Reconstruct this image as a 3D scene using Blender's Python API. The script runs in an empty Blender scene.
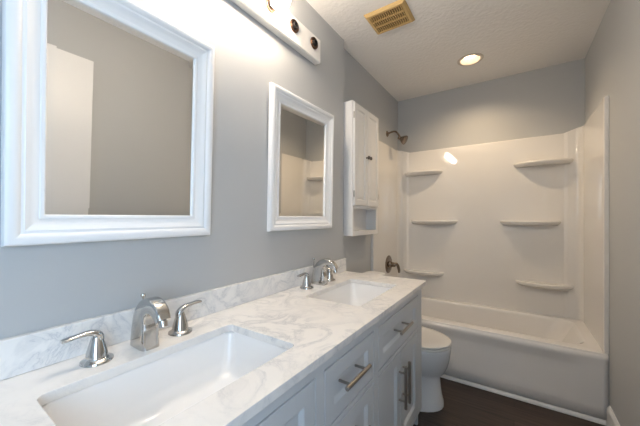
import bpy, bmesh, math, random
from mathutils import Vector, Matrix
random.seed(4)
SC = bpy.context.scene
COL = SC.collection
PI = math.pi

# ------------------------------------------------------------------ camera
F_PX, YAW, V0, EYE = 286.8, 0.595, 217.65, 1.231
cd = bpy.data.cameras.new('camera')
cam = bpy.data.objects.new('camera', cd)
COL.objects.link(cam)
cam.location = (0, 0, EYE)
cam.rotation_euler = (PI / 2, 0, YAW)
cd.sensor_width = 36.0
cd.lens = F_PX / 640 * 36
cd.shift_y = (V0 - 213) / 640
cd.clip_start = 0.02
SC.camera = cam

# ------------------------------------------------------------------ light and exposure
SC.view_settings.view_transform = 'Standard'
SC.view_settings.look = 'None'
SC.view_settings.exposure = 0.30
SC.view_settings.gamma = 1.0
SC.view_settings.use_curve_mapping = False

world = bpy.data.worlds.new('sky')
SC.world = world
world.use_nodes = True
bg = world.node_tree.nodes['Background']
bg.inputs['Color'].default_value = (0.60, 0.79, 1.0, 1)
bg.inputs['Strength'].default_value = 3.0

BULB_STRENGTH = 68.0
BULB_COLOR = (1.0, 0.835, 0.66, 1)
CAN_STRENGTH = 14.0
CAN_POWER = 24.0
CAN_COLOR = (1.0, 0.74, 0.46, 1)

# added area light in a made-up window behind the photographer, as cool daylight
ad = bpy.data.lights.new('added_window_light', 'AREA')
ad.shape = 'RECTANGLE'
ad.size, ad.size_y = 1.0, 1.3
ad.energy = 16
ad.color = (0.52, 0.75, 1.0)
al = bpy.data.objects.new('added_window_light', ad)
COL.objects.link(al)
al.location = (0.56, -0.75, 1.45)
al.rotation_euler = (PI / 2, 0, PI / 2)          # faces -x, into the room

# ------------------------------------------------------------------ measured layout (metres)
W, A, R, B, T, CEIL = -1.0105, -1.0575, 0.4680, 3.083, 2.372, 2.504
WALL_END = 1.795
CT, CTH = 0.8504, 0.025
FR = -0.4387

# ------------------------------------------------------------------ material helpers
def mat(name, color, rough=0.5, metal=0.0, **kw):
    m = bpy.data.materials.new(name)
    m.use_nodes = True
    b = m.node_tree.nodes['Principled BSDF']
    b.inputs['Base Color'].default_value = (*color, 1)
    b.inputs['Roughness'].default_value = rough
    b.inputs['Metallic'].default_value = metal
    for k, v in kw.items():
        b.inputs[k].default_value = v
    return m

def nt(m):
    t = m.node_tree
    return t, t.nodes, t.links, t.nodes['Principled BSDF']

def noise_bump(m, scale, strength, dist=0.002, detail=4):
    t, N, L, b = nt(m)
    co = N.new('ShaderNodeTexCoord')
    n = N.new('ShaderNodeTexNoise')
    n.inputs['Scale'].default_value = scale
    n.inputs['Detail'].default_value = detail
    bp = N.new('ShaderNodeBump')
    bp.inputs['Strength'].default_value = strength
    bp.inputs['Distance'].default_value = dist
    L.new(co.outputs['Object'], n.inputs['Vector'])
    L.new(n.outputs['Fac'], bp.inputs['Height'])
    L.new(bp.outputs['Normal'], b.inputs['Normal'])
    return m

def emission(name, color, strength):
    m = bpy.data.materials.new(name)
    m.use_nodes = True
    t = m.node_tree
    t.nodes.clear()
    e = t.nodes.new('ShaderNodeEmission')
    e.inputs['Color'].default_value = color
    e.inputs['Strength'].default_value = strength
    o = t.nodes.new('ShaderNodeOutputMaterial')
    t.links.new(e.outputs[0], o.inputs[0])
    return m

def ramp(N, stops):
    r = N.new('ShaderNodeValToRGB')
    el = r.color_ramp.elements
    el[0].position, el[0].color = stops[0][0], (*stops[0][1], 1)
    el[1].position, el[1].color = stops[-1][0], (*stops[-1][1], 1)
    for p, c in stops[1:-1]:
        e = el.new(p)
        e.color = (*c, 1)
    return r

M = {}
M['paint'] = noise_bump(mat('wall_paint', (0.478, 0.488, 0.492), 0.55), 260, 0.12, 0.001)
M['ceiling'] = noise_bump(mat('ceiling_texture', (0.86, 0.845, 0.825), 0.85), 42, 0.75, 0.006, 3)
M['trim'] = mat('trim_white', (0.80, 0.80, 0.80), 0.35)
M['frame'] = mat('mirror_frame_white', (0.90, 0.90, 0.90), 0.32)
M['mirror'] = mat('mirror_silver', (0.90, 0.90, 0.88), 0.0, 1.0)
M['vanity'] = mat('vanity_paint', (0.62, 0.64, 0.66), 0.35)
M['cabinet'] = mat('cabinet_paint', (0.80, 0.79, 0.78), 0.38)
M['acrylic'] = mat('white_acrylic', (0.78, 0.76, 0.73), 0.045)
M['tub'] = mat('tub_enamel', (0.80, 0.785, 0.765), 0.07)
M['china'] = mat('vitreous_china', (0.80, 0.80, 0.80), 0.08)
M['sink'] = mat('sink_china', (0.90, 0.90, 0.90), 0.08)
M['seat'] = mat('toilet_seat_plastic', (0.80, 0.79, 0.77), 0.2)
M['chrome'] = mat('polished_chrome', (0.56, 0.55, 0.53), 0.09, 1.0)
M['nickel'] = mat('brushed_nickel', (0.38, 0.355, 0.325), 0.28, 1.0)
M['bronze'] = mat('aged_nickel', (0.26, 0.21, 0.17), 0.24, 1.0)
M['dark'] = mat('dark_metal', (0.06, 0.05, 0.045), 0.35, 0.6)
M['black'] = mat('socket_black', (0.012, 0.010, 0.009), 0.6)
M['brass'] = mat('socket_brass', (0.13, 0.075, 0.05), 0.30, 1.0)
M['fixture'] = mat('fixture_white', (0.82, 0.80, 0.77), 0.3)
M['vent'] = mat('yellowed_plastic', (0.60, 0.41, 0.17), 0.45)
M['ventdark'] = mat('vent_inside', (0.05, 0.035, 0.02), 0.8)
M['canring'] = mat('can_trim', (0.62, 0.56, 0.50), 0.4)
M['bulb'] = emission('lit_bulb', BULB_COLOR, BULB_STRENGTH)
M['can'] = emission('lit_lens', CAN_COLOR, CAN_STRENGTH)

def marble():
    m = mat('white_marble', (0.8, 0.8, 0.8), 0.14)
    t, N, L, b = nt(m)
    co = N.new('ShaderNodeTexCoord')
    n1 = N.new('ShaderNodeTexNoise')
    n1.inputs['Scale'].default_value = 6.5
    n1.inputs['Detail'].default_value = 9
    n1.inputs['Roughness'].default_value = 0.62
    n1.inputs['Distortion'].default_value = 1.1
    r1 = ramp(N, [(0.42, (0, 0, 0)), (0.49, (0.5, 0.5, 0.5)), (0.50, (1, 1, 1)), (0.51, (0.45, 0.45, 0.45)), (0.58, (0, 0, 0))])
    n2 = N.new('ShaderNodeTexNoise')
    n2.inputs['Scale'].default_value = 3.1
    n2.inputs['Detail'].default_value = 6
    r2 = ramp(N, [(0.34, (0, 0, 0)), (0.58, (1, 1, 1))])
    mul = N.new('ShaderNodeMath'); mul.operation = 'MULTIPLY'
    mix = N.new('ShaderNodeMix'); mix.data_type = 'RGBA'
    mix.inputs['A'].default_value = (0.83, 0.815, 0.795, 1)
    mix.inputs['B'].default_value = (0.56, 0.57, 0.59, 1)
    L.new(co.outputs['Object'], n1.inputs['Vector'])
    L.new(co.outputs['Object'], n2.inputs['Vector'])
    L.new(n1.outputs['Fac'], r1.inputs[0])
    L.new(n2.outputs['Fac'], r2.inputs[0])
    L.new(r1.outputs[0], mul.inputs[0])
    L.new(r2.outputs[0], mul.inputs[1])
    L.new(mul.outputs[0], mix.inputs['Factor'])
    L.new(mix.outputs['Result'], b.inputs['Base Color'])
    return m
M['marble'] = marble()

def wood():
    m = mat('dark_plank_floor', (0.05, 0.03, 0.02), 0.38)
    t, N, L, b = nt(m)
    co = N.new('ShaderNodeTexCoord')
    br = N.new('ShaderNodeTexBrick')
    br.inputs['Scale'].default_value = 1.0
    br.inputs['Brick Width'].default_value = 1.2
    br.inputs['Row Height'].default_value = 0.15
    br.inputs['Mortar Size'].default_value = 0.0015
    br.inputs['Color1'].default_value = (0.034, 0.023, 0.017, 1)
    br.inputs['Color2'].default_value = (0.060, 0.042, 0.033, 1)
    br.inputs['Mortar'].default_value = (0.012, 0.008, 0.006, 1)
    mp = N.new('ShaderNodeMapping')
    mp.inputs['Scale'].default_value = (2.5, 38, 1)
    n = N.new('ShaderNodeTexNoise')
    n.inputs['Scale'].default_value = 1.6
    n.inputs['Detail'].default_value = 6
    r = ramp(N, [(0.3, (0.55, 0.52, 0.5)), (0.72, (1.7, 1.6, 1.5))])
    mix = N.new('ShaderNodeMix'); mix.data_type = 'RGBA'; mix.blend_type = 'MULTIPLY'
    mix.inputs['Factor'].default_value = 1.0
    L.new(co.outputs['Object'], br.inputs['Vector'])
    L.new(co.outputs['Object'], mp.inputs['Vector'])
    L.new(mp.outputs[0], n.inputs['Vector'])
    L.new(n.outputs['Fac'], r.inputs[0])
    L.new(br.outputs['Color'], mix.inputs['A'])
    L.new(r.outputs[0], mix.inputs['B'])
    L.new(mix.outputs['Result'], b.inputs['Base Color'])
    return m
M['wood'] = wood()

# ------------------------------------------------------------------ object helpers
def smooth(o, deg=38):
    for p in o.data.polygons:
        p.use_smooth = True
    try:
        o.data.set_sharp_from_angle(angle=math.radians(deg))
    except Exception:
        pass
    wn = o.modifiers.new('weighted', 'WEIGHTED_NORMAL')
    wn.mode = 'FACE_AREA'
    wn.weight = 80
    wn.keep_sharp = True

def obj(name, bm, m, parent=None, sm=True, deg=38):
    bmesh.ops.recalc_face_normals(bm, faces=bm.faces)
    me = bpy.data.meshes.new(name)
    bm.to_mesh(me)
    bm.free()
    o = bpy.data.objects.new(name, me)
    COL.objects.link(o)
    me.materials.append(M[m] if isinstance(m, str) else m)
    if sm:
        smooth(o, deg)
    if parent is not None:
        o.parent = parent
    return o

def thing(name, label, cat, loc=(0, 0, 0), rot=(0, 0, 0), group=None):
    o = bpy.data.objects.new(name, None)
    o.empty_display_size = 0.1
    COL.objects.link(o)
    o.location = loc
    o.rotation_euler = rot
    o['label'] = label
    o['category'] = cat
    if group:
        o['group'] = group
    return o

def tag(o, label, cat, group=None):
    o['label'] = label
    o['category'] = cat
    if group:
        o['group'] = group
    return o

def struct(o):
    o['kind'] = 'structure'
    return o

def copy_tree(o, parent=None):
    c = o.copy()
    COL.objects.link(c)
    if parent is not None:
        c.parent = parent
    for ch in list(o.children):
        copy_tree(ch, c)
    return c

def box(bm, x0, x1, y0, y1, z0, z1, bev=0.0, seg=2):
    r = bmesh.ops.create_cube(bm, size=1)
    vs = r['verts']
    for v in vs:
        v.co = Vector(((x0 + x1) / 2 + v.co.x * (x1 - x0), (y0 + y1) / 2 + v.co.y * (y1 - y0), (z0 + z1) / 2 + v.co.z * (z1 - z0)))
    if bev > 0:
        es = list({e for v in vs for e in v.link_edges})
        bmesh.ops.bevel(bm, geom=es, offset=bev, segments=seg, profile=0.5, affect='EDGES')
    return bm

def bx(*a, **k):
    return box(bmesh.new(), *a, **k)

def loft(bm, loops, cap0=True, cap1=True, closed=True):
    rows = [[bm.verts.new(p) for p in l] for l in loops]
    n = len(rows[0])
    for a, b in zip(rows, rows[1:]):
        for i in range(n if closed else n - 1):
            j = (i + 1) % n
            bm.faces.new((a[i], a[j], b[j], b[i]))
    if cap0:
        bm.faces.new(rows[0][::-1])
    if cap1:
        bm.faces.new(rows[-1])
    return bm

def lathe(bm, prof, n=32, mtx=None):
    """prof: (radius, z) pairs, revolved round z"""
    loops = []
    for r, z in prof:
        loops.append([Vector((max(r, 1e-5) * math.cos(2 * PI * i / n), max(r, 1e-5) * math.sin(2 * PI * i / n), z)) for i in range(n)])
    if mtx is not None:
        loops = [[mtx @ p for p in l] for l in loops]
    return loft(bm, loops)

def along(direction, loc=(0, 0, 0)):
    q = Vector(direction).to_track_quat('Z', 'Y')
    return Matrix.Translation(Vector(loc)) @ q.to_matrix().to_4x4()

def catmull(pts, sub=6):
    P = [Vector(p) for p in pts]
    out = []
    for i in range(len(P) - 1):
        p0 = P[max(i - 1, 0)]; p1 = P[i]; p2 = P[i + 1]; p3 = P[min(i + 2, len(P) - 1)]
        for k in range(sub):
            t = k / sub
            out.append(0.5 * ((2 * p1) + (p2 - p0) * t + (2 * p0 - 5 * p1 + 4 * p2 - p3) * t * t + (3 * p1 - p0 - 3 * p2 + p3) * t ** 3))
    out.append(P[-1])
    return out

def sweep(bm, pts, radii, n=20, up=(0, 1, 0), power=2.0, sub=6):
    """pts: centre line; radii: (a, b) per point, a along 'up', b across"""
    path = catmull(pts, sub)
    rr = catmull([(a, b, 0) for a, b in radii], sub)
    loops = []
    for i, p in enumerate(path):
        t = (path[min(i + 1, len(path) - 1)] - path[max(i - 1, 0)]).normalized()
        u = Vector(up) - t * t.dot(Vector(up))
        u.normalize()
        v = t.cross(u)
        l = []
        for k in range(n):
            a = 2 * PI * k / n
            c, s = math.cos(a), math.sin(a)
            c = math.copysign(abs(c) ** (2 / power), c)
            s = math.copysign(abs(s) ** (2 / power), s)
            l.append(p + u * (c * rr[i].x) + v * (s * rr[i].y))
        loops.append(l)
    return loft(bm, loops)

def rrect(x0, x1, y0, y1, r, z, n=8):
    r = min(r, (x1 - x0) / 2 - 1e-4, (y1 - y0) / 2 - 1e-4)
    out = []
    for cx, cy, a0 in ((x1 - r, y1 - r, 0), (x0 + r, y1 - r, PI / 2), (x0 + r, y0 + r, PI), (x1 - r, y0 + r, 1.5 * PI)):
        for k in range(n + 1):
            a = a0 + PI / 2 * k / n
            out.append(Vector((cx + r * math.cos(a), cy + r * math.sin(a), z)))
    return out

def rect_loops(y0, y1, z0, z1, steps):
    """steps: (inset, x) rectangles facing +x"""
    return [[Vector((x, y0 + i, z0 + i)), Vector((x, y1 - i, z0 + i)), Vector((x, y1 - i, z1 - i)), Vector((x, y0 + i, z1 - i))] for i, x in steps]

def sphere_prof(r, k=16):
    return [(r * math.sin(PI * i / k), -r * math.cos(PI * i / k)) for i in range(k + 1)]

# ------------------------------------------------------------------ room shell
def plan_wall(name, pts, z0=0.0, z1=CEIL, m='paint'):
    bm = bmesh.new()
    loft(bm, [[Vector((x, y, z0)) for x, y in pts], [Vector((x, y, z1)) for x, y in pts]])
    return struct(obj(name, bm, m, sm=False))

REAR = -1.5
plan_wall('wall_left', [(W, REAR), (W, WALL_END), (A, WALL_END), (A, B + 0.1), (A - 0.12, B + 0.1), (A - 0.12, REAR)])
plan_wall('wall_back', [(A, B), (R, B), (R, B + 0.1), (A, B + 0.1)])
plan_wall('wall_rear', [(A - 0.12, REAR), (R + 0.12, REAR), (R + 0.12, REAR - 0.1), (A - 0.12, REAR - 0.1)])
def holed(outer, hole, depth, to3):
    """sheet with a rectangular hole, thickened by depth; to3 maps (u, v, w) to a point"""
    bm = bmesh.new()
    O, H = [], []
    for w in (0, depth):
        O.append([bm.verts.new(to3(u, q, w)) for u, q in outer])
        H.append([bm.verts.new(to3(u, q, w)) for u, q in hole])
    n = len(outer)
    for i in range(n):
        j = (i + 1) % n
        for k in (0, 1):
            bm.faces.new((O[k][i], O[k][j], H[k][j], H[k][i]))
        bm.faces.new((O[0][i], O[0][j], O[1][j], O[1][i]))
        bm.faces.new((H[0][i], H[0][j], H[1][j], H[1][i]))
    return bm
wy0, wy1, wz0, wz1 = -1.27, -0.23, 0.78, 2.12  # opening for the added window, out of view
struct(obj('wall_right', holed([(REAR, 0), (B + 0.1, 0), (B + 0.1, CEIL), (REAR, CEIL)], [(wy0, wz0), (wy1, wz0), (wy1, wz1), (wy0, wz1)], 0.12, lambda u, q, w: (R + w, u, q)), 'paint', sm=False))
bm = bmesh.new()
for q in ((wy0, wy0 + 0.05, wz0, wz1), (wy1 - 0.05, wy1, wz0, wz1), (wy0 + 0.05, wy1 - 0.05, wz0, wz0 + 0.05), (wy0 + 0.05, wy1 - 0.05, wz1 - 0.05, wz1), (wy0 + 0.05, wy1 - 0.05, 1.43, 1.47)):
    box(bm, R + 0.02, R + 0.06, *q)
struct(obj('added_window_1', bm, 'trim', sm=False))  # unseen window frame, added for the cool light on the left wall
struct(obj('floor', bx(A - 0.12, R + 0.12, REAR - 0.1, B + 0.1, -0.05, 0), 'wood', sm=False))
# ceiling with the round hole of the recessed light
CANX, CANY, CANR = -0.293, 2.590, 0.070
cx0, cx1, cy0, cy1 = A - 0.12, R + 0.12, REAR - 0.1, B + 0.1
NC = 64
circ = [(CANX + CANR * math.cos(2 * PI * k / NC), CANY + CANR * math.sin(2 * PI * k / NC)) for k in range(NC)]
sq = []
for k in range(NC):
    c, q = math.cos(2 * PI * k / NC), math.sin(2 * PI * k / NC)
    f = 0.2 / max(abs(c), abs(q))
    sq.append((CANX + c * f, CANY + q * f))
bm = bmesh.new()
vc = [bm.verts.new((x, y, CEIL)) for x, y in circ]
vu = [bm.verts.new((x, y, CEIL + 0.06)) for x, y in circ]
vs = [bm.verts.new((x, y, CEIL)) for x, y in sq]
for k in range(NC):
    j = (k + 1) % NC
    bm.faces.new((vc[k], vc[j], vs[j], vs[k]))
    bm.faces.new((vc[k], vc[j], vu[j], vu[k]))
e8 = NC // 8
corner = [bm.verts.new((x, y, CEIL)) for x, y in ((cx1, cy1), (cx0, cy1), (cx0, cy0), (cx1, cy0))]
for q in range(4):
    a_ = vs[e8 + q * 2 * e8: e8 + (q + 1) * 2 * e8 + 1] if q < 3 else vs[7 * e8:] + vs[:e8 + 1]
    bm.faces.new(list(reversed(a_)) + [corner[q], corner[(q + 1) % 4]])
struct(obj('ceiling', bm, 'ceiling', sm=False))

# baseboard on the right wall, quarter round along the tub
bm = bmesh.new()
prof = [(R, 0), (R - 0.015, 0), (R - 0.015, 0.10), (R - 0.012, 0.110), (R - 0.007, 0.118), (R - 0.004, 0.125), (R, 0.125)]
loft(bm, [[Vector((x, 0.84, z)) for x, z in prof], [Vector((x, T - 0.018, z)) for x, z in prof]])
struct(obj('baseboard_right', bm, 'trim'))
bm = bmesh.new()
prof = [(T, 0)] + [(T - 0.018 * math.cos(a), 0.022 * math.sin(a)) for a in [PI / 2 * k / 6 for k in range(7)]]
loft(bm, [[Vector((A + 0.001, y, z)) for y, z in prof], [Vector((R - 0.001, y, z)) for y, z in prof]])
struct(obj('trim_1', bm, 'trim'))

# white door leaf folded back against the right wall (seen in the near mirror)
d = obj('door_1', loft(bmesh.new(), rect_loops(-0.02, 0.745, 0.012, 2.175, [(0, 0.035), (0, 0.0), (0.002, -0.0)])), 'trim')
d.location = (R - 0.045, 0, 0)
struct(d)
bm = bmesh.new()
lathe(bm, [(0.0, 0), (0.03, 0), (0.03, 0.006), (0.012, 0.012), (0.012, 0.035), (0.026, 0.045), (0.028, 0.055), (0.02, 0.066), (0.0, 0.068)], 24, along((-1, 0, 0), (0, 0.68, 0.90)))
obj('door_handle', bm, 'nickel', d)

# ------------------------------------------------------------------ tub
t = thing('bathtub', 'white alcove bathtub with a low apron across the far end', 'bathtub', ((A + R) / 2, T, 0))
ox, oy = -(A + R) / 2, -T
def shift(loops, dx=ox, dy=oy):
    return [[p + Vector((dx, dy, 0)) for p in l] for l in loops]
x0, x1, y0, y1 = A + 0.002, R - 0.002, T, B - 0.002
RIM = 0.418
bi = [  # insets: left, right, front, back, radius, z
    (0.0, 0.0, 0.0, 0, 0.004, RIM - 0.0125), (0.002, 0.002, 0.002, 0.002, 0.006, RIM - 0.004), (0.006, 0.006, 0.007, 0.006, 0.008, RIM),
    (0.075, 0.075, 0.075, 0.075, 0.10, RIM), (0.085, 0.085, 0.085, 0.083, 0.10, RIM - 0.005), (0.095, 0.098, 0.093, 0.092, 0.10, RIM - 0.02),
    (0.115, 0.15, 0.105, 0.105, 0.11, 0.30), (0.14, 0.22, 0.125, 0.125, 0.12, 0.16), (0.17, 0.27, 0.15, 0.15, 0.12, 0.10), (0.25, 0.36, 0.22, 0.22, 0.12, 0.075)]
loops = [rrect(x0 + a, x1 - b, y0 + c, y1 - d_, r, z) for a, b, c, d_, r, z in bi]
obj('basin', loft(bmesh.new(), shift(loops), cap0=False), 'tub', t, deg=50)
# apron with a recessed field under the lip
bm = bmesh.new()
prof = [(0.0, RIM - 0.013), (0.0, RIM - 0.045), (0.004, RIM - 0.060), (0.013, RIM - 0.092), (0.016, RIM - 0.115), (0.016, 0.26), (0.011, 0.17), (0.008, 0.12), (0.004, 0.09), (0.004, 0.0)]
NX = 60
rows = []
for i in range(NX + 1):
    x = x0 + (x1 - x0) * i / NX
    e = min((x - x0) / 0.10, (x1 - 0.09 - x) / 0.10)
    w = max(0.04, min(1.0, e)); w = w * w * (3 - 2 * w)
    rows.append([Vector((x + ox, 0.004 + (py - 0.004) * w if py > 0.004 else py * 1.0, z)) for py, z in prof])
vr = [[bm.verts.new(p) for p in r] for r in rows]
for a, b in zip(vr, vr[1:]):
    for k in range(len(prof) - 1):
        bm.faces.new((a[k], b[k], b[k + 1], a[k + 1]))
ap = obj('apron', bm, 'tub', t, deg=60)
so = ap.modifiers.new('solid', 'SOLIDIFY'); so.thickness = 0.006; so.offset = -1

# ------------------------------------------------------------------ surround
SB = B - 0.032          # face of the back panel
TOPZ = 1.935
SZ0 = RIM + 0.0004
s = thing('tub_surround', 'glossy white three-wall tub surround with moulded shelves above the bathtub', 'shower surround', ((A + R) / 2, B, SZ0))
sx, sy = -(A + R) / 2, -B
def sp(x, y, z):
    return Vector((x + sx, y + sy, z - SZ0))
face = []
LW, RW = A + 0.022, R - 0.020      # faces of the end panels
def arc(cx, cy, r, a0, a1, n=8):
    return [(cx + r * math.cos(a0 + (a1 - a0) * k / n), cy + r * math.sin(a0 + (a1 - a0) * k / n)) for k in range(n + 1)]
CO = 0.010
face += arc(LW + 0.05, SB - CO - 0.05, 0.05, PI, PI / 2)
face += [(LW + 0.085, SB - CO), (LW + 0.092, SB - CO + 0.003), (LW + 0.108, SB - 0.003), (LW + 0.116, SB), (LW + 0.135, SB)]
face += [(RW - 0.135, SB), (RW - 0.116, SB), (RW - 0.108, SB - 0.003), (RW - 0.092, SB - CO + 0.003), (RW - 0.085, SB - CO)]
face += arc(RW - 0.05, SB - CO - 0.05, 0.05, PI / 2, 0)
def topz(x):
    e = max(0.0, (LW + 0.11 - x), (x - (RW - 0.11))) / 0.08
    e = min(1.0, e)
    return TOPZ - 0.012 + 0.028 * e
bm = bmesh.new()
rings = []
for x, y in face:
    tz = topz(x)
    rings.append([sp(x, y, SZ0), sp(x, y, tz - 0.012), sp(x, y + 0.004 if abs(x) < 0.3 else y + 0.003, tz - 0.003), sp(x, min(y + 0.012, B - 0.001), tz), sp(x, B - 0.001, tz), sp(x, B - 0.001, SZ0)])
# ends must reach the end panels' backs
loft(bm, rings)
obj('back_panel', bm, 'acrylic', s, deg=40)
YC = SB - CO - 0.05
def end_panel(xw, xf, sgn):
    """xw wall plane, xf face plane; raised rounded flange at the front edge"""
    plan = [(xw, YC), (xf, YC), (xf, T + 0.06)]
    fl = xf + sgn * 0.004
    plan += [(fl, T + 0.045), (fl, T + 0.012), (xf, T + 0.003), (xw, T + 0.0025)]
    bm = bmesh.new()
    z1 = TOPZ + 0.016 if sgn > 0 else TOPZ + 0.024
    loops = [[sp(x, y, z) for x, y in plan] for z in (SZ0, z1 - 0.008)]
    loops.append([sp(x + (xw - x) * 0.25, y, z1) for x, y in plan])
    loft(bm, loops)
    return obj('end_panel', bm, 'acrylic', s)
end_panel(A + 0.001, LW, 1)
end_panel(R - 0.001, RW, -1)
def shelf(xa, xb, zt, dep):
    bm = bmesh.new()
    loops = []
    n = 28
    for off, z in ((0.030, zt - 0.040), (0.010, zt - 0.028), (0.002, zt - 0.018), (0.0, zt - 0.010), (0.003, zt - 0.003), (0.008, zt), (0.016, zt + 0.0005), (0.022, zt - 0.003)):
        l = []
        for k in range(n + 1):
            u = -1 + 2 * k / n
            sh = max(0.0, 1 - abs(u) ** 2.3) ** 0.75
            x = (xa + xb) / 2 + u * ((xb - xa) / 2 - off * 0.8)
            y = SB - max(0.0005, sh * (dep - off))
            l.append(sp(x, y, z))
        l.append(sp((xa + xb) / 2 + (xb - xa) / 2 - off * 0.8, SB + 0.004, z))
        l.append(sp((xa + xb) / 2 - (xb - xa) / 2 + off * 0.8, SB + 0.004, z))
        loops.append(l)
    loft(bm, loops)
    return obj('shelf', bm, 'acrylic', s, deg=60)
for xa, xb, zt in ((-0.975, -0.59, 1.705), (-0.905, -0.455, 1.205), (-0.985, -0.575, 0.688),
                   (-0.005, 0.40, 1.705), (-0.105, 0.318, 1.205), (0.01, 0.405, 0.688)):
    shelf(xa, xb, zt, 0.105)

# ------------------------------------------------------------------ vanity
VX = -0.455
VY0, VY1 = -0.005, 1.748
VT = CT - CTH
v = thing('vanity_cabinet', 'long pale grey double vanity cabinet with drawers and bar pulls along the left wall', 'vanity', (W + 0.3, 0.88, 0))
vx, vy = -(W + 0.3), -0.88
def vb(*a, **k):
    x0, x1, y0, y1, z0, z1 = a
    return bx(x0 + vx, x1 + vx, y0 + vy, y1 + vy, z0, z1, **k)
obj('side_panel', vb(W + 0.004, VX - 0.02, VY1 - 0.018, VY1, 0.0, VT - 0.001, bev=0.001), 'vanity', v)
obj('side_panel', vb(W + 0.004, VX - 0.02, VY0, VY0 + 0.018, 0.0, VT - 0.001, bev=0.001), 'vanity', v)
obj('bottom_panel', vb(W + 0.004, VX - 0.02, VY0 + 0.018, VY1 - 0.018, 0.10, 0.118), 'vanity', v)
obj('toe_kick', vb(VX - 0.09, VX - 0.075, VY0 + 0.018, VY1 - 0.018, 0.0, 0.10), 'vanity', v)
# face frame: one sheet with openings, built from a grid
S2 = (1.092, 1.672); ST = (0.696, 1.046); S1 = (0.050, 0.652)
ZR = [(0.606, 0.788)]
openings = []
for (a, b) in (S1, S2):
    openings += [(a, b, 0.606, 0.788), (a, b, 0.125, 0.588)]
a, b = ST
openings += [(a, b, 0.606, 0.788), (a, b, 0.372, 0.588), (a, b, 0.125, 0.354)]
ys = sorted({VY0, VY1} | {q for o_ in openings for q in o_[:2]})
zs = sorted({0.10, VT - 0.001} | {q for o_ in openings for q in o_[2:]})
bm = bmesh.new()
vg = {}
def gv(i, j):
    if (i, j) not in vg:
        vg[(i, j)] = bm.verts.new((VX + vx, ys[i] + vy, zs[j]))
    return vg[(i, j)]
for i in range(len(ys) - 1):
    for j in range(len(zs) - 1):
        cy, cz = (ys[i] + ys[i + 1]) / 2, (zs[j] + zs[j + 1]) / 2
        if any(o_[0] < cy < o_[1] and o_[2] < cz < o_[3] for o_ in openings):
            continue
        bm.faces.new((gv(i, j), gv(i + 1, j), gv(i + 1, j + 1), gv(i, j + 1)))
ff = obj('face_frame', bm, 'vanity', v, sm=False)
so = ff.modifiers.new('solid', 'SOLIDIFY'); so.thickness = 0.02; so.offset = -1
bv = ff.modifiers.new('bev', 'BEVEL'); bv.width = 0.0012; bv.segments = 1

def front(name, y0, y1, z0, z1, rail=0.048):
    g = 0.0042
    st = [(0.0, VX - 0.018), (0.0, VX - 0.0015), (0.0015, VX), (rail, VX), (rail + 0.002, VX - 0.001), (rail + 0.013, VX - 0.010), (rail + 0.015, VX - 0.0105)]
    l = rect_loops(y0 + g, y1 - g, z0 + g, z1 - g, st)
    l = [[p + Vector((vx, vy, 0)) for p in q] for q in l]
    return obj(name, loft(bmesh.new(), l), 'vanity', v, deg=25)
def bar_pull(parent, y, z, length, vertical=False):
    bm = bmesh.new()
    stand = 0.034
    r = 0.0070
    d_ = Vector((0, 0, 1)) if vertical else Vector((0, 1, 0))
    c = Vector((VX + vx + stand, y + vy, z))
    prof = [(0, 0), (r - 0.001, 0), (r, 0.001), (r, length - 0.001), (r - 0.001, length), (0, length)]
    lathe(bm, prof, 16, along(d_, c - d_ * length / 2))
    for sg in (-1, 1):
        p = c + d_ * (sg * length * 0.33)
        p.x = VX + vx - 0.0105
        lathe(bm, [(0.0045, 0), (0.0045, stand + 0.0105)], 12, along((1, 0, 0), p))
    h = obj('handle', bm, 'nickel', parent)
    h['label'] = 'brushed nickel bar pull'
    return h
for (a, b) in (S1, S2):
    f_ = front('drawer', a, b, 0.606, 0.788)
    bar_pull(f_, (a + b) / 2 - 0.02, 0.706, 0.17)
    mid = (a + b) / 2 - 0.012
    dl = front('door', a, mid, 0.125, 0.588)
    bar_pull(dl, mid - 0.028, 0.43, 0.20, True)
    dr = front('door', mid, b, 0.125, 0.588)
    bar_pull(dr, mid + 0.028, 0.43, 0.20, True)
for z0_, z1_ in ((0.606, 0.788), (0.372, 0.588), (0.125, 0.354)):
    f_ = front('drawer', ST[0], ST[1], z0_, z1_)
    bar_pull(f_, (ST[0] + ST[1]) / 2 - 0.018, (z0_ + z1_) / 2 + 0.012, 0.17)

# countertop with two sink cut-outs and a backsplash
CY0, CY1 = -0.03, 1.7965
SK = [(-0.842, -0.540, 0.165, 0.672), (-0.842, -0.548, 1.110, 1.595)]
cu = bpy.data.curves.new('countertop', 'CURVE')
cu.dimensions = '2D'
cu.fill_mode = 'BOTH'
cu.extrude = CTH / 2 - 0.002
cu.bevel_depth = 0.002
cu.bevel_resolution = 1
def poly(pts):
    sp_ = cu.splines.new('POLY')
    sp_.points.add(len(pts) - 1)
    for q, p in zip(sp_.points, pts):
        q.co = (p[0], p[1], 0, 1)
    sp_.use_cyclic_u = True
CX, CYc = (W + FR) / 2, (CY0 + CY1) / 2
poly([(p.x - CX, p.y - CYc) for p in rrect(W + 0.004, FR - 0.002, CY0 + 0.002, CY1 - 0.002, 0.004, 0, 3)])
for a, b, c, d_ in SK:
    poly([(p.x - CX, p.y - CYc) for p in rrect(a - 0.002, b + 0.002, c - 0.002, d_ + 0.002, 0.022, 0, 6)][::-1])
tmp = bpy.data.objects.new('tmp_curve', cu)
COL.objects.link(tmp)
dg = bpy.context.evaluated_depsgraph_get()
me = bpy.data.meshes.new_from_object(tmp.evaluated_get(dg))
bpy.data.objects.remove(tmp)
me.name = 'countertop_slab'
ct = thing('countertop', 'white grey-veined marble countertop with two sink cut-outs on the vanity', 'countertop', (CX, CYc, VT))
sl = bpy.data.objects.new('slab', me)
COL.objects.link(sl)
sl.parent = ct
sl.location = (0, 0, CTH / 2)
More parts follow.
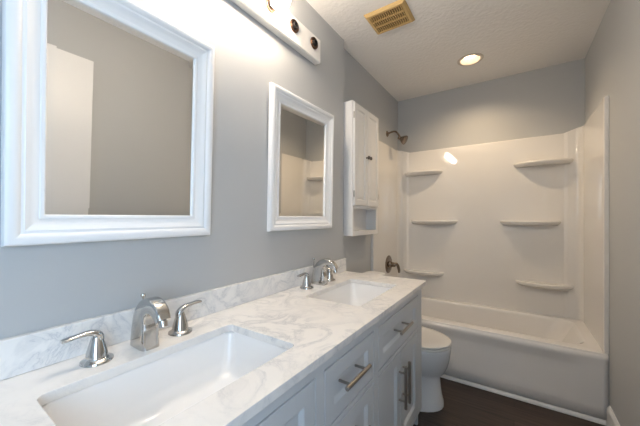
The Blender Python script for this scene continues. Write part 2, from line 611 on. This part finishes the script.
me.materials.clear()
me.materials.append(M['marble'])
smooth(sl, 30)
bk = obj('backsplash', bx(0, 0.020, CY0 - CYc, CY1 - CYc, 0, 0.092, bev=0.0015), 'marble')
bk.location = (W + 0.001, CYc, CT + 0.0006)
tag(bk, 'low white marble backsplash strip along the wall behind the faucets', 'backsplash')

# sinks
def sink(a, b, c, d_, label):
    cx, cy = (a + b) / 2, (c + d_) / 2
    top = VT - 0.0008
    o = thing('undermount_sink', label, 'sink', (cx, cy, top - 0.15), group='undermount sinks')
    st = [(-0.025, 0.03, 0.0), (-0.003, 0.024, 0.0), (0.0, 0.024, -0.006), (0.010, 0.035, -0.08), (0.022, 0.045, -0.118), (0.045, 0.055, -0.132), (0.09, 0.04, -0.137)]
    lp = [rrect(a + i - cx, b - i - cx, c + i - cy, d_ - i - cy, r, 0.15 + z) for i, r, z in st]
    bm = loft(bmesh.new(), lp, cap0=False)
    bs = obj('basin', bm, 'sink', o, deg=60)
    so = bs.modifiers.new('solid', 'SOLIDIFY'); so.thickness = 0.006; so.offset = -1
    dr = bmesh.new()
    lathe(dr, [(0, 0.0136), (0.022, 0.0136), (0.023, 0.0165), (0.016, 0.0175), (0.014, 0.0165), (0.0, 0.0165)], 24)
    q = obj('drain', dr, 'chrome', o)
    q['label'] = 'chrome sink drain'
    return o
sink(*SK[0], 'rectangular white undermount sink nearest the camera, under the larger mirror')
sink(*SK[1], 'rectangular white undermount sink at the far end, by the tub')

# faucets (local: x towards the room, y along the wall)
def handle_part(parent, y, sg, rise):
    bm = bmesh.new()
    lathe(bm, [(0, 0), (0.036, 0), (0.037, 0.002), (0.036, 0.0055), (0.029, 0.009), (0.0255, 0.012), (0.0245, 0.015), (0.0235, 0.024), (0.0195, 0.040), (0.0150, 0.056), (0.0125, 0.064), (0.009, 0.069), (0, 0.070)], 32, Matrix.Translation((0, y, 0)))
    b = obj('handle_base', bm, 'chrome', parent)
    bm = bmesh.new()
    p = [(0.0, y - sg * 0.008, 0.050), (0, y - sg * 0.004, 0.068), (0, y + sg * 0.014, 0.079 + rise * 0.2), (0.0, y + sg * 0.042, 0.079 + rise * 0.65), (0.0, y + sg * 0.062, 0.077 + rise), (0.0, y + sg * 0.073, 0.076 + rise)]
    sweep(bm, p, [(0.008, 0.011), (0.010, 0.012), (0.0075, 0.0115), (0.0055, 0.011), (0.0055, 0.012), (0.0045, 0.010)], 16, up=(0, -sg * 0.1, 1), sub=5)
    obj('lever', bm, 'chrome', b)
    return b
def faucet(loc, label):
    o = thing('widespread_faucet', label, 'faucet', loc, group='chrome faucets')
    bm = bmesh.new()
    p = [(0.004, 0, 0.0), (0.005, 0, 0.045), (0.010, 0, 0.084), (0.028, 0, 0.114), (0.058, 0, 0.127), (0.090, 0, 0.117), (0.110, 0, 0.092)]
    r = [(0.026, 0.047), (0.0245, 0.043), (0.023, 0.037), (0.0215, 0.029), (0.0205, 0.023), (0.0195, 0.0195), (0.0175, 0.016)]
    sweep(bm, p, r, 24, up=(0, 1, 0), power=5.0)
    obj('spout', bm, 'chrome', o)
    bm = bmesh.new()
    lathe(bm, [(0, 0), (0.0115, 0), (0.0115, 0.016), (0.009, 0.018), (0.0, 0.016)], 20, along((0.35, 0, -1), (0.107, 0, 0.093)))
    obj('aerator', bm, 'chrome', o)
    bm = bmesh.new()
    lathe(bm, [(0, 0), (0.0028, 0), (0.0028, 0.130), (0.0065, 0.132), (0.0075, 0.1365), (0.006, 0.141), (0, 0.142)], 14, Matrix.Translation((-0.050, 0.020, 0)))
    obj('lift_rod', bm, 'chrome', o)
    handle_part(o, -0.117, -1, 0.0)
    handle_part(o, 0.113, 1, 0.010)
    return o
faucet((-0.918, 0.416, CT), 'arched chrome faucet with two levers on the marble by the near sink')
faucet((-0.930, 1.362, CT), 'arched chrome faucet with two levers at the far sink, below the smaller mirror')

# ------------------------------------------------------------------ mirrors
def mirror(y0, y1, z0, z1, tilt, yaw, label):
    w, h = y1 - y0, z1 - z0
    o = thing('wall_mirror', label, 'mirror', (W + 0.002, (y0 + y1) / 2, z0), (0, tilt, yaw), group='white framed wall mirrors')
    st = [(0.004, 0.0), (0.0, 0.003), (0.0, 0.018), (0.003, 0.024), (0.009, 0.028), (0.018, 0.029), (0.026, 0.026), (0.030, 0.0215), (0.034, 0.0215), (0.037, 0.023), (0.046, 0.019), (0.056, 0.0135), (0.064, 0.011), (0.067, 0.013), (0.073, 0.013), (0.076, 0.0105), (0.076, 0.004)]
    l = rect_loops(-w / 2, w / 2, 0, h, st)
    obj('frame', loft(bmesh.new(), l, cap0=False, cap1=False), 'frame', o, deg=28)
    st = [(0.072, 0.0025), (0.072, 0.0055), (0.095, 0.0068)]
    l = rect_loops(-w / 2, w / 2, 0, h, st)
    obj('mirror_glass', loft(bmesh.new(), l), 'mirror', o, sm=False)
    return o
mirror(0.138, 0.692, 1.163, 1.893, math.radians(2.2), 0, 'white framed mirror above the near sink, reflecting the white door')
mirror(1.025, 1.590, 1.163, 1.893, math.radians(1.3), math.radians(-1.1), 'white framed mirror above the far sink, beside the corner')

# ------------------------------------------------------------------ vanity light bar
LY0, LY1 = 0.396, 1.438
LZ = 2.236
lb = thing('vanity_light', 'white bathroom light bar with globe bulbs and two empty sockets above the mirrors', 'light fixture', (W, (LY0 + LY1) / 2, LZ))
lc = (LY0 + LY1) / 2
bm = bmesh.new()
hh = 0.072
pf = [(0.001, -hh), (0.034, -hh), (0.040, -hh + 0.006), (0.040, hh - 0.006), (0.034, hh), (0.001, hh)]
loft(bm, [[Vector((x, LY0 - lc, z)) for x, z in pf], [Vector((x, LY1 - lc, z)) for x, z in pf]])
obj('back_plate', bm, 'fixture', lb)
for k in range(6):
    y = 1.368 - 0.181 * k - lc
    bm = bmesh.new()
    mt = along((1, 0, 0), (0.0395, y, 0.014))
    lathe(bm, [(0.033, 0), (0.033, 0.006), (0.031, 0.010), (0.0285, 0.010), (0.0270, 0.006), (0.018, 0.003), (0.0175, 0.001)], 32, mt)
    sk = obj('lamp_socket', bm, 'brass', lb)
    bm = bmesh.new()
    lathe(bm, [(0.0175, 0.0015), (0.0175, 0.018), (0.0160, 0.019), (0.0145, 0.018), (0.0140, 0.004), (0.0, 0.003)], 24, mt)
    obj('socket_shell', bm, 'black', sk)
    if k < 2:
        bm = bmesh.new()
        lathe(bm, [(0.0, 0.0095), (0.0050, 0.0085), (0.0060, 0.0045), (0.0, 0.0045)], 14, mt)
        obj('contact', bm, 'nickel', sk)
    else:
        bm = bmesh.new()
        r = 0.046
        pr = [(0.013, 0.012), (0.0135, 0.026)]
        c0 = 0.026 + 0.042
        for i in range(3, 21):
            a = PI * i / 20
            if -r * math.cos(a) > -0.040:
                pr.append((r * math.sin(a), c0 - r * math.cos(a)))
        lathe(bm, pr, 28, mt)
        q = obj('globe_bulb', bm, 'bulb', sk)
        q['label'] = 'lit white globe bulb'

# ------------------------------------------------------------------ over-toilet wall cabinet
KY0, KY1, KZ0, KZ1, KX = 1.826, 2.282, 1.098, 2.072, -0.942
kc = thing('wall_cabinet', 'slim white wall cabinet with two panelled doors and an open niche over the toilet', 'cabinet', (A, (KY0 + KY1) / 2, KZ0))
kx, ky, kz = -A, -(KY0 + KY1) / 2, -KZ0
def kb(x0, x1, y0, y1, z0, z1, bev=0.0015):
    return bx(x0 + kx, x1 + kx, y0 + ky, y1 + ky, z0 + kz, z1 + kz, bev=bev)
FX = KX - 0.018
obj('side_panel', kb(A + 0.001, FX - 0.0085, KY0, KY0 + 0.016, KZ0, KZ1), 'cabinet', kc)
obj('side_panel', kb(A + 0.001, FX - 0.0085, KY1 - 0.016, KY1, KZ0, KZ1), 'cabinet', kc)
obj('top_panel', kb(A + 0.001, FX - 0.0085, KY0 + 0.016, KY1 - 0.016, KZ1 - 0.018, KZ1 - 0.001), 'cabinet', kc)
obj('bottom_panel', kb(A + 0.001, FX - 0.0085, KY0 + 0.016, KY1 - 0.016, KZ0 + 0.012, KZ0 + 0.030), 'cabinet', kc)
obj('shelf', kb(A + 0.001, FX - 0.0085, KY0 + 0.016, KY1 - 0.016, 1.306, 1.322), 'cabinet', kc)
obj('back_panel', kb(A + 0.001, A + 0.006, KY0 + 0.016, KY1 - 0.016, KZ0 + 0.030, 1.306, bev=0), 'cabinet', kc)
# face frame round the doors and niche
bm = bmesh.new()
ys = [KY0, KY0 + 0.024, KY1 - 0.036, KY1]
zs = [KZ0, KZ0 + 0.034, 1.298, 1.326, KZ1 - 0.020, KZ1]
g_ = {}
def kv(i, j):
    if (i, j) not in g_:
        g_[(i, j)] = bm.verts.new((FX + 0.004 + kx, ys[i] + ky, zs[j] + kz))
    return g_[(i, j)]
for i in range(3):
    for j in range(5):
        if i == 1 and j in (1, 3):
            continue
        bm.faces.new((kv(i, j), kv(i + 1, j), kv(i + 1, j + 1), kv(i, j + 1)))
kf = obj('face_frame', bm, 'cabinet', kc, sm=False)
so = kf.modifiers.new('solid', 'SOLIDIFY'); so.thickness = 0.012; so.offset = -1
KM = (KY0 + KY1) / 2 - 0.006
def kdoor(y0, y1, hinge_y, knob_y):
    st = [(0, FX + 0.0045), (0, KX - 0.004), (0.004, KX), (0.040, KX), (0.047, KX - 0.007), (0.052, KX - 0.007), (0.068, KX - 0.001), (0.072, KX - 0.0005)]
    l = rect_loops(y0, y1, 1.320, KZ1 - 0.008, st)
    l = [[p + Vector((kx, ky, kz)) for p in q] for q in l]
    dd = obj('door', loft(bmesh.new(), l), 'cabinet', kc, deg=20)
    bm = bmesh.new()
    lathe(bm, [(0, 0), (0.007, 0), (0.0055, 0.004), (0.005, 0.012), (0.012, 0.017), (0.0145, 0.022), (0.0125, 0.028), (0.006, 0.031), (0, 0.0315)], 20, along((1, 0, 0), (KX + kx - 0.0005, knob_y + ky, 1.690 + kz)))
    k_ = obj('knob', bm, 'dark', dd)
    k_['label'] = 'dark metal cabinet knob'
    for z in (1.40, 1.965):
        bm = bmesh.new()
        lathe(bm, [(0, 0), (0.0045, 0), (0.0045, 0.045), (0, 0.045)], 12, along((0, 0, 1), (KX + kx - 0.004, hinge_y + ky, z + kz - 0.02)))
        obj('hinge', bm, 'nickel', dd)
kdoor(KY0 + 0.010, KM - 0.001, KY0 + 0.006, KM - 0.020)
kdoor(KM + 0.001, KY1 - 0.010, KY1 - 0.006, KM + 0.020)

# ------------------------------------------------------------------ toilet
TY = 1.998
to = thing('toilet', 'white two-piece toilet between the vanity and the bathtub', 'toilet', (-0.66, TY, 0))
def egg(xb, xf, hw, z, n=36, pw=2.25):
    out = []
    xc = xb + (xf - xb) * 0.42
    for k in range(n):
        a = 2 * PI * k / n
        c, s_ = math.cos(a), math.sin(a)
        rx = (xf - xc) if c > 0 else (xc - xb)
        cc = math.copysign(abs(c) ** (2 / pw), c)
        ss = math.copysign(abs(s_) ** (2 / pw), s_)
        out.append(Vector((xc + rx * cc + 0.66, hw * ss, z)))
    return out
body = [(-0.965, -0.380, 0.168, 0.0), (-0.965, -0.380, 0.168, 0.02), (-0.955, -0.390, 0.152, 0.06), (-0.945, -0.398, 0.126, 0.12), (-0.935, -0.402, 0.118, 0.19),
        (-0.925, -0.378, 0.120, 0.215), (-0.905, -0.360, 0.146, 0.255), (-0.885, -0.347, 0.166, 0.30), (-0.875, -0.340, 0.176, 0.345), (-0.872, -0.336, 0.180, 0.375), (-0.872, -0.337, 0.180, 0.388), (-0.865, -0.345, 0.173, 0.392)]
obj('bowl', loft(bmesh.new(), [egg(*b_) for b_ in body]), 'china', to, deg=60)
obj('seat', loft(bmesh.new(), [egg(-0.855, -0.340, 0.180, 0.3925), egg(-0.86, -0.334, 0.185, 0.396), egg(-0.86, -0.334, 0.185, 0.406), egg(-0.855, -0.340, 0.180, 0.410)]), 'seat', to, deg=50)
obj('lid', loft(bmesh.new(), [egg(-0.86, -0.342, 0.180, 0.4115), egg(-0.864, -0.336, 0.185, 0.415), egg(-0.864, -0.336, 0.185, 0.423), egg(-0.858, -0.345, 0.178, 0.429), egg(-0.82, -0.40, 0.135, 0.433)]), 'seat', to, deg=50)
def tl(x0_, x1_, hy, r, z):
    return [p for p in rrect(x0_ + 0.66, x1_ + 0.66, -hy, hy, r, z)]
obj('tank', loft(bmesh.new(), [tl(-0.998, -0.885, 0.185, 0.03, 0.393), tl(-1.003, -0.872, 0.192, 0.03, 0.43), tl(-1.005, -0.858, 0.205, 0.03, 0.755)]), 'china', to, deg=50)
obj('tank_lid', loft(bmesh.new(), [tl(-1.005, -0.852, 0.209, 0.03, 0.7555), tl(-1.006, -0.848, 0.213, 0.032, 0.762), tl(-1.006, -0.848, 0.213, 0.032, 0.782), tl(-1.003, -0.853, 0.209, 0.03, 0.790), tl(-0.985, -0.875, 0.19, 0.025, 0.793)]), 'china', to, deg=50)
bm = bmesh.new()
lathe(bm, [(0, 0), (0.016, 0), (0.016, 0.006), (0.006, 0.009), (0.006, 0.02), (0, 0.02)], 16, along((1, 0, 0), (-0.862 + 0.66, -0.15, 0.69)))
hl = obj('flush_handle', bm, 'chrome', to)
bm = bmesh.new()
sweep(bm, [(-0.187, -0.155, 0.69), (-0.185, -0.11, 0.687), (-0.185, -0.075, 0.682)], [(0.006, 0.004), (0.005, 0.004), (0.006, 0.004)], 12, up=(0, 0, 1), sub=3)
obj('flush_lever', bm, 'chrome', hl)

# ------------------------------------------------------------------ shower trim
sh = thing('shower', 'dark nickel shower head on a bent arm high on the alcove wall', 'shower', (A + 0.0005, 2.765, 2.072))
bm = bmesh.new()
lathe(bm, [(0, 0), (0.030, 0), (0.029, 0.004), (0.020, 0.011), (0.012, 0.013), (0, 0.013)], 28, along((1, 0, 0)))
obj('flange', bm, 'bronze', sh)
bm = bmesh.new()
sweep(bm, [(0.006, 0, 0), (0.05, 0, 0.012), (0.09, 0.0, 0.008), (0.118, 0.0, -0.028), (0.132, 0, -0.062)], [(0.009, 0.009)] * 5, 14, up=(0, 1, 0))
obj('arm', bm, 'bronze', sh)
bm = bmesh.new()
lathe(bm, [(0, -0.012), (0.016, -0.012), (0.019, 0.000), (0.016, 0.012), (0.024, 0.022), (0.043, 0.050), (0.046, 0.060), (0.045, 0.068), (0.038, 0.071), (0, 0.071)], 28, along((0.80, 0.05, -0.45), (0.126, 0, -0.058)))
obj('spray_head', bm, 'bronze', sh)

va = thing('shower_valve', 'dark nickel round tub valve with lever handle on the alcove end wall', 'shower valve', (LW + 0.0005, 2.745, 0.768))
bm = bmesh.new()
lathe(bm, [(0, 0), (0.088, 0), (0.088, 0.003), (0.080, 0.009), (0.060, 0.012), (0.034, 0.014), (0.030, 0.030), (0.027, 0.034), (0, 0.034)], 40, along((1, 0, 0)))
obj('escutcheon', bm, 'bronze', va)
bm = bmesh.new()
lathe(bm, [(0, 0.030), (0.022, 0.030), (0.024, 0.040), (0.022, 0.062), (0.018, 0.070), (0, 0.072)], 24, along((1, 0, 0)))
kn = obj('handle_hub', bm, 'bronze', va)
bm = bmesh.new()
sweep(bm, [(0.056, 0, 0.0), (0.075, 0.01, 0.006), (0.090, 0.018, -0.012), (0.099, 0.022, -0.050), (0.099, 0.022, -0.078)], [(0.017, 0.016), (0.016, 0.015), (0.015, 0.014), (0.015, 0.013), (0.011, 0.010)], 14, up=(0, 1, 0))
obj('lever', bm, 'bronze', kn)

# ------------------------------------------------------------------ ceiling: exhaust grille and recessed light
VXC, VYC = -0.655, 1.757
ve = thing('exhaust_vent', 'yellowed plastic exhaust fan grille with three rows of slots on the ceiling', 'vent', (VXC, VYC, CEIL))
bm = bmesh.new()
hw, hd, tk = 0.128, 0.110, 0.018
bw = 0.026
ox0, ox1, oy0, oy1 = -hw + bw, hw - bw, -hd + bw, hd - bw
# rim: outer slope, flat, inner edge
rl = [[(-hw, -hd), (hw, -hd), (hw, hd), (-hw, hd)], [(-hw, -hd), (hw, -hd), (hw, hd), (-hw, hd)], [(-hw + 0.012, -hd + 0.012), (hw - 0.012, -hd + 0.012), (hw - 0.012, hd - 0.012), (-hw + 0.012, hd - 0.012)], [(ox0, oy0), (ox1, oy0), (ox1, oy1), (ox0, oy1)], [(ox0, oy0), (ox1, oy0), (ox1, oy1), (ox0, oy1)]]
zz = [-0.0005, -0.005, -tk, -tk, -0.004]
loft(bm, [[Vector((x, y, z)) for x, y in l] for l, z in zip(rl, zz)], cap0=False, cap1=False)
obj('grille_rim', bm, 'vent', ve, sm=False)
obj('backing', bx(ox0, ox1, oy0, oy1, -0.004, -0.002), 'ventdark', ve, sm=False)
bm = bmesh.new()
nb = 15
for i in range(nb):
    x = ox0 + (i + 0.5) * (ox1 - ox0) / nb
    box(bm, x - 0.0026, x + 0.0026, oy0 - 0.001, oy1 + 0.001, -tk + 0.001, -0.006)
for j in (1, 2):
    y = oy0 + j * (oy1 - oy0) / 3
    box(bm, ox0 - 0.001, ox1 + 0.001, y - 0.0045, y + 0.0045, -tk + 0.0004, -0.006)
obj('slats', bm, 'vent', ve, sm=False)

rc = thing('recessed_light', 'lit round recessed downlight in the ceiling over the tub', 'ceiling light', (CANX, CANY, CEIL))
bm = bmesh.new()
lathe(bm, [(0.094, -0.0005), (0.094, -0.003), (0.088, -0.007), (0.080, -0.008), (0.072, -0.006), (0.068, 0.002)], 48)
for f_ in [f for f in bm.faces if len(f.verts) > 4]:
    bm.faces.remove(f_)
obj('trim_ring', bm, 'canring', rc)
bm = bmesh.new()
lathe(bm, [(0.0685, 0.001), (0.062, 0.020), (0.050, 0.034), (0.044, 0.038), (0.0, 0.040)], 48)
for f_ in [f for f in bm.faces if len(f.verts) > 4 and f.calc_center_median().z < 0.01]:
    bm.faces.remove(f_)
obj('reflector', bm, 'canring', rc)
bm = bmesh.new()
lathe(bm, [(0, 0.036), (0.043, 0.036), (0.042, 0.030), (0.034, 0.024), (0.020, 0.021), (0, 0.020)], 36)
q = obj('lamp_lens', bm, 'can', rc)
q['label'] = 'glowing warm white lens'

ld = bpy.data.lights.new('downlight_lamp', 'SPOT')
ld.energy = CAN_POWER
ld.color = CAN_COLOR[:3]
ld.spot_size = math.radians(146)
ld.spot_blend = 0.9
ld.shadow_soft_size = 0.022
lo = bpy.data.objects.new('downlight_lamp', ld)
COL.objects.link(lo)
lo.parent = rc
lo.location = (0, 0, -0.018)
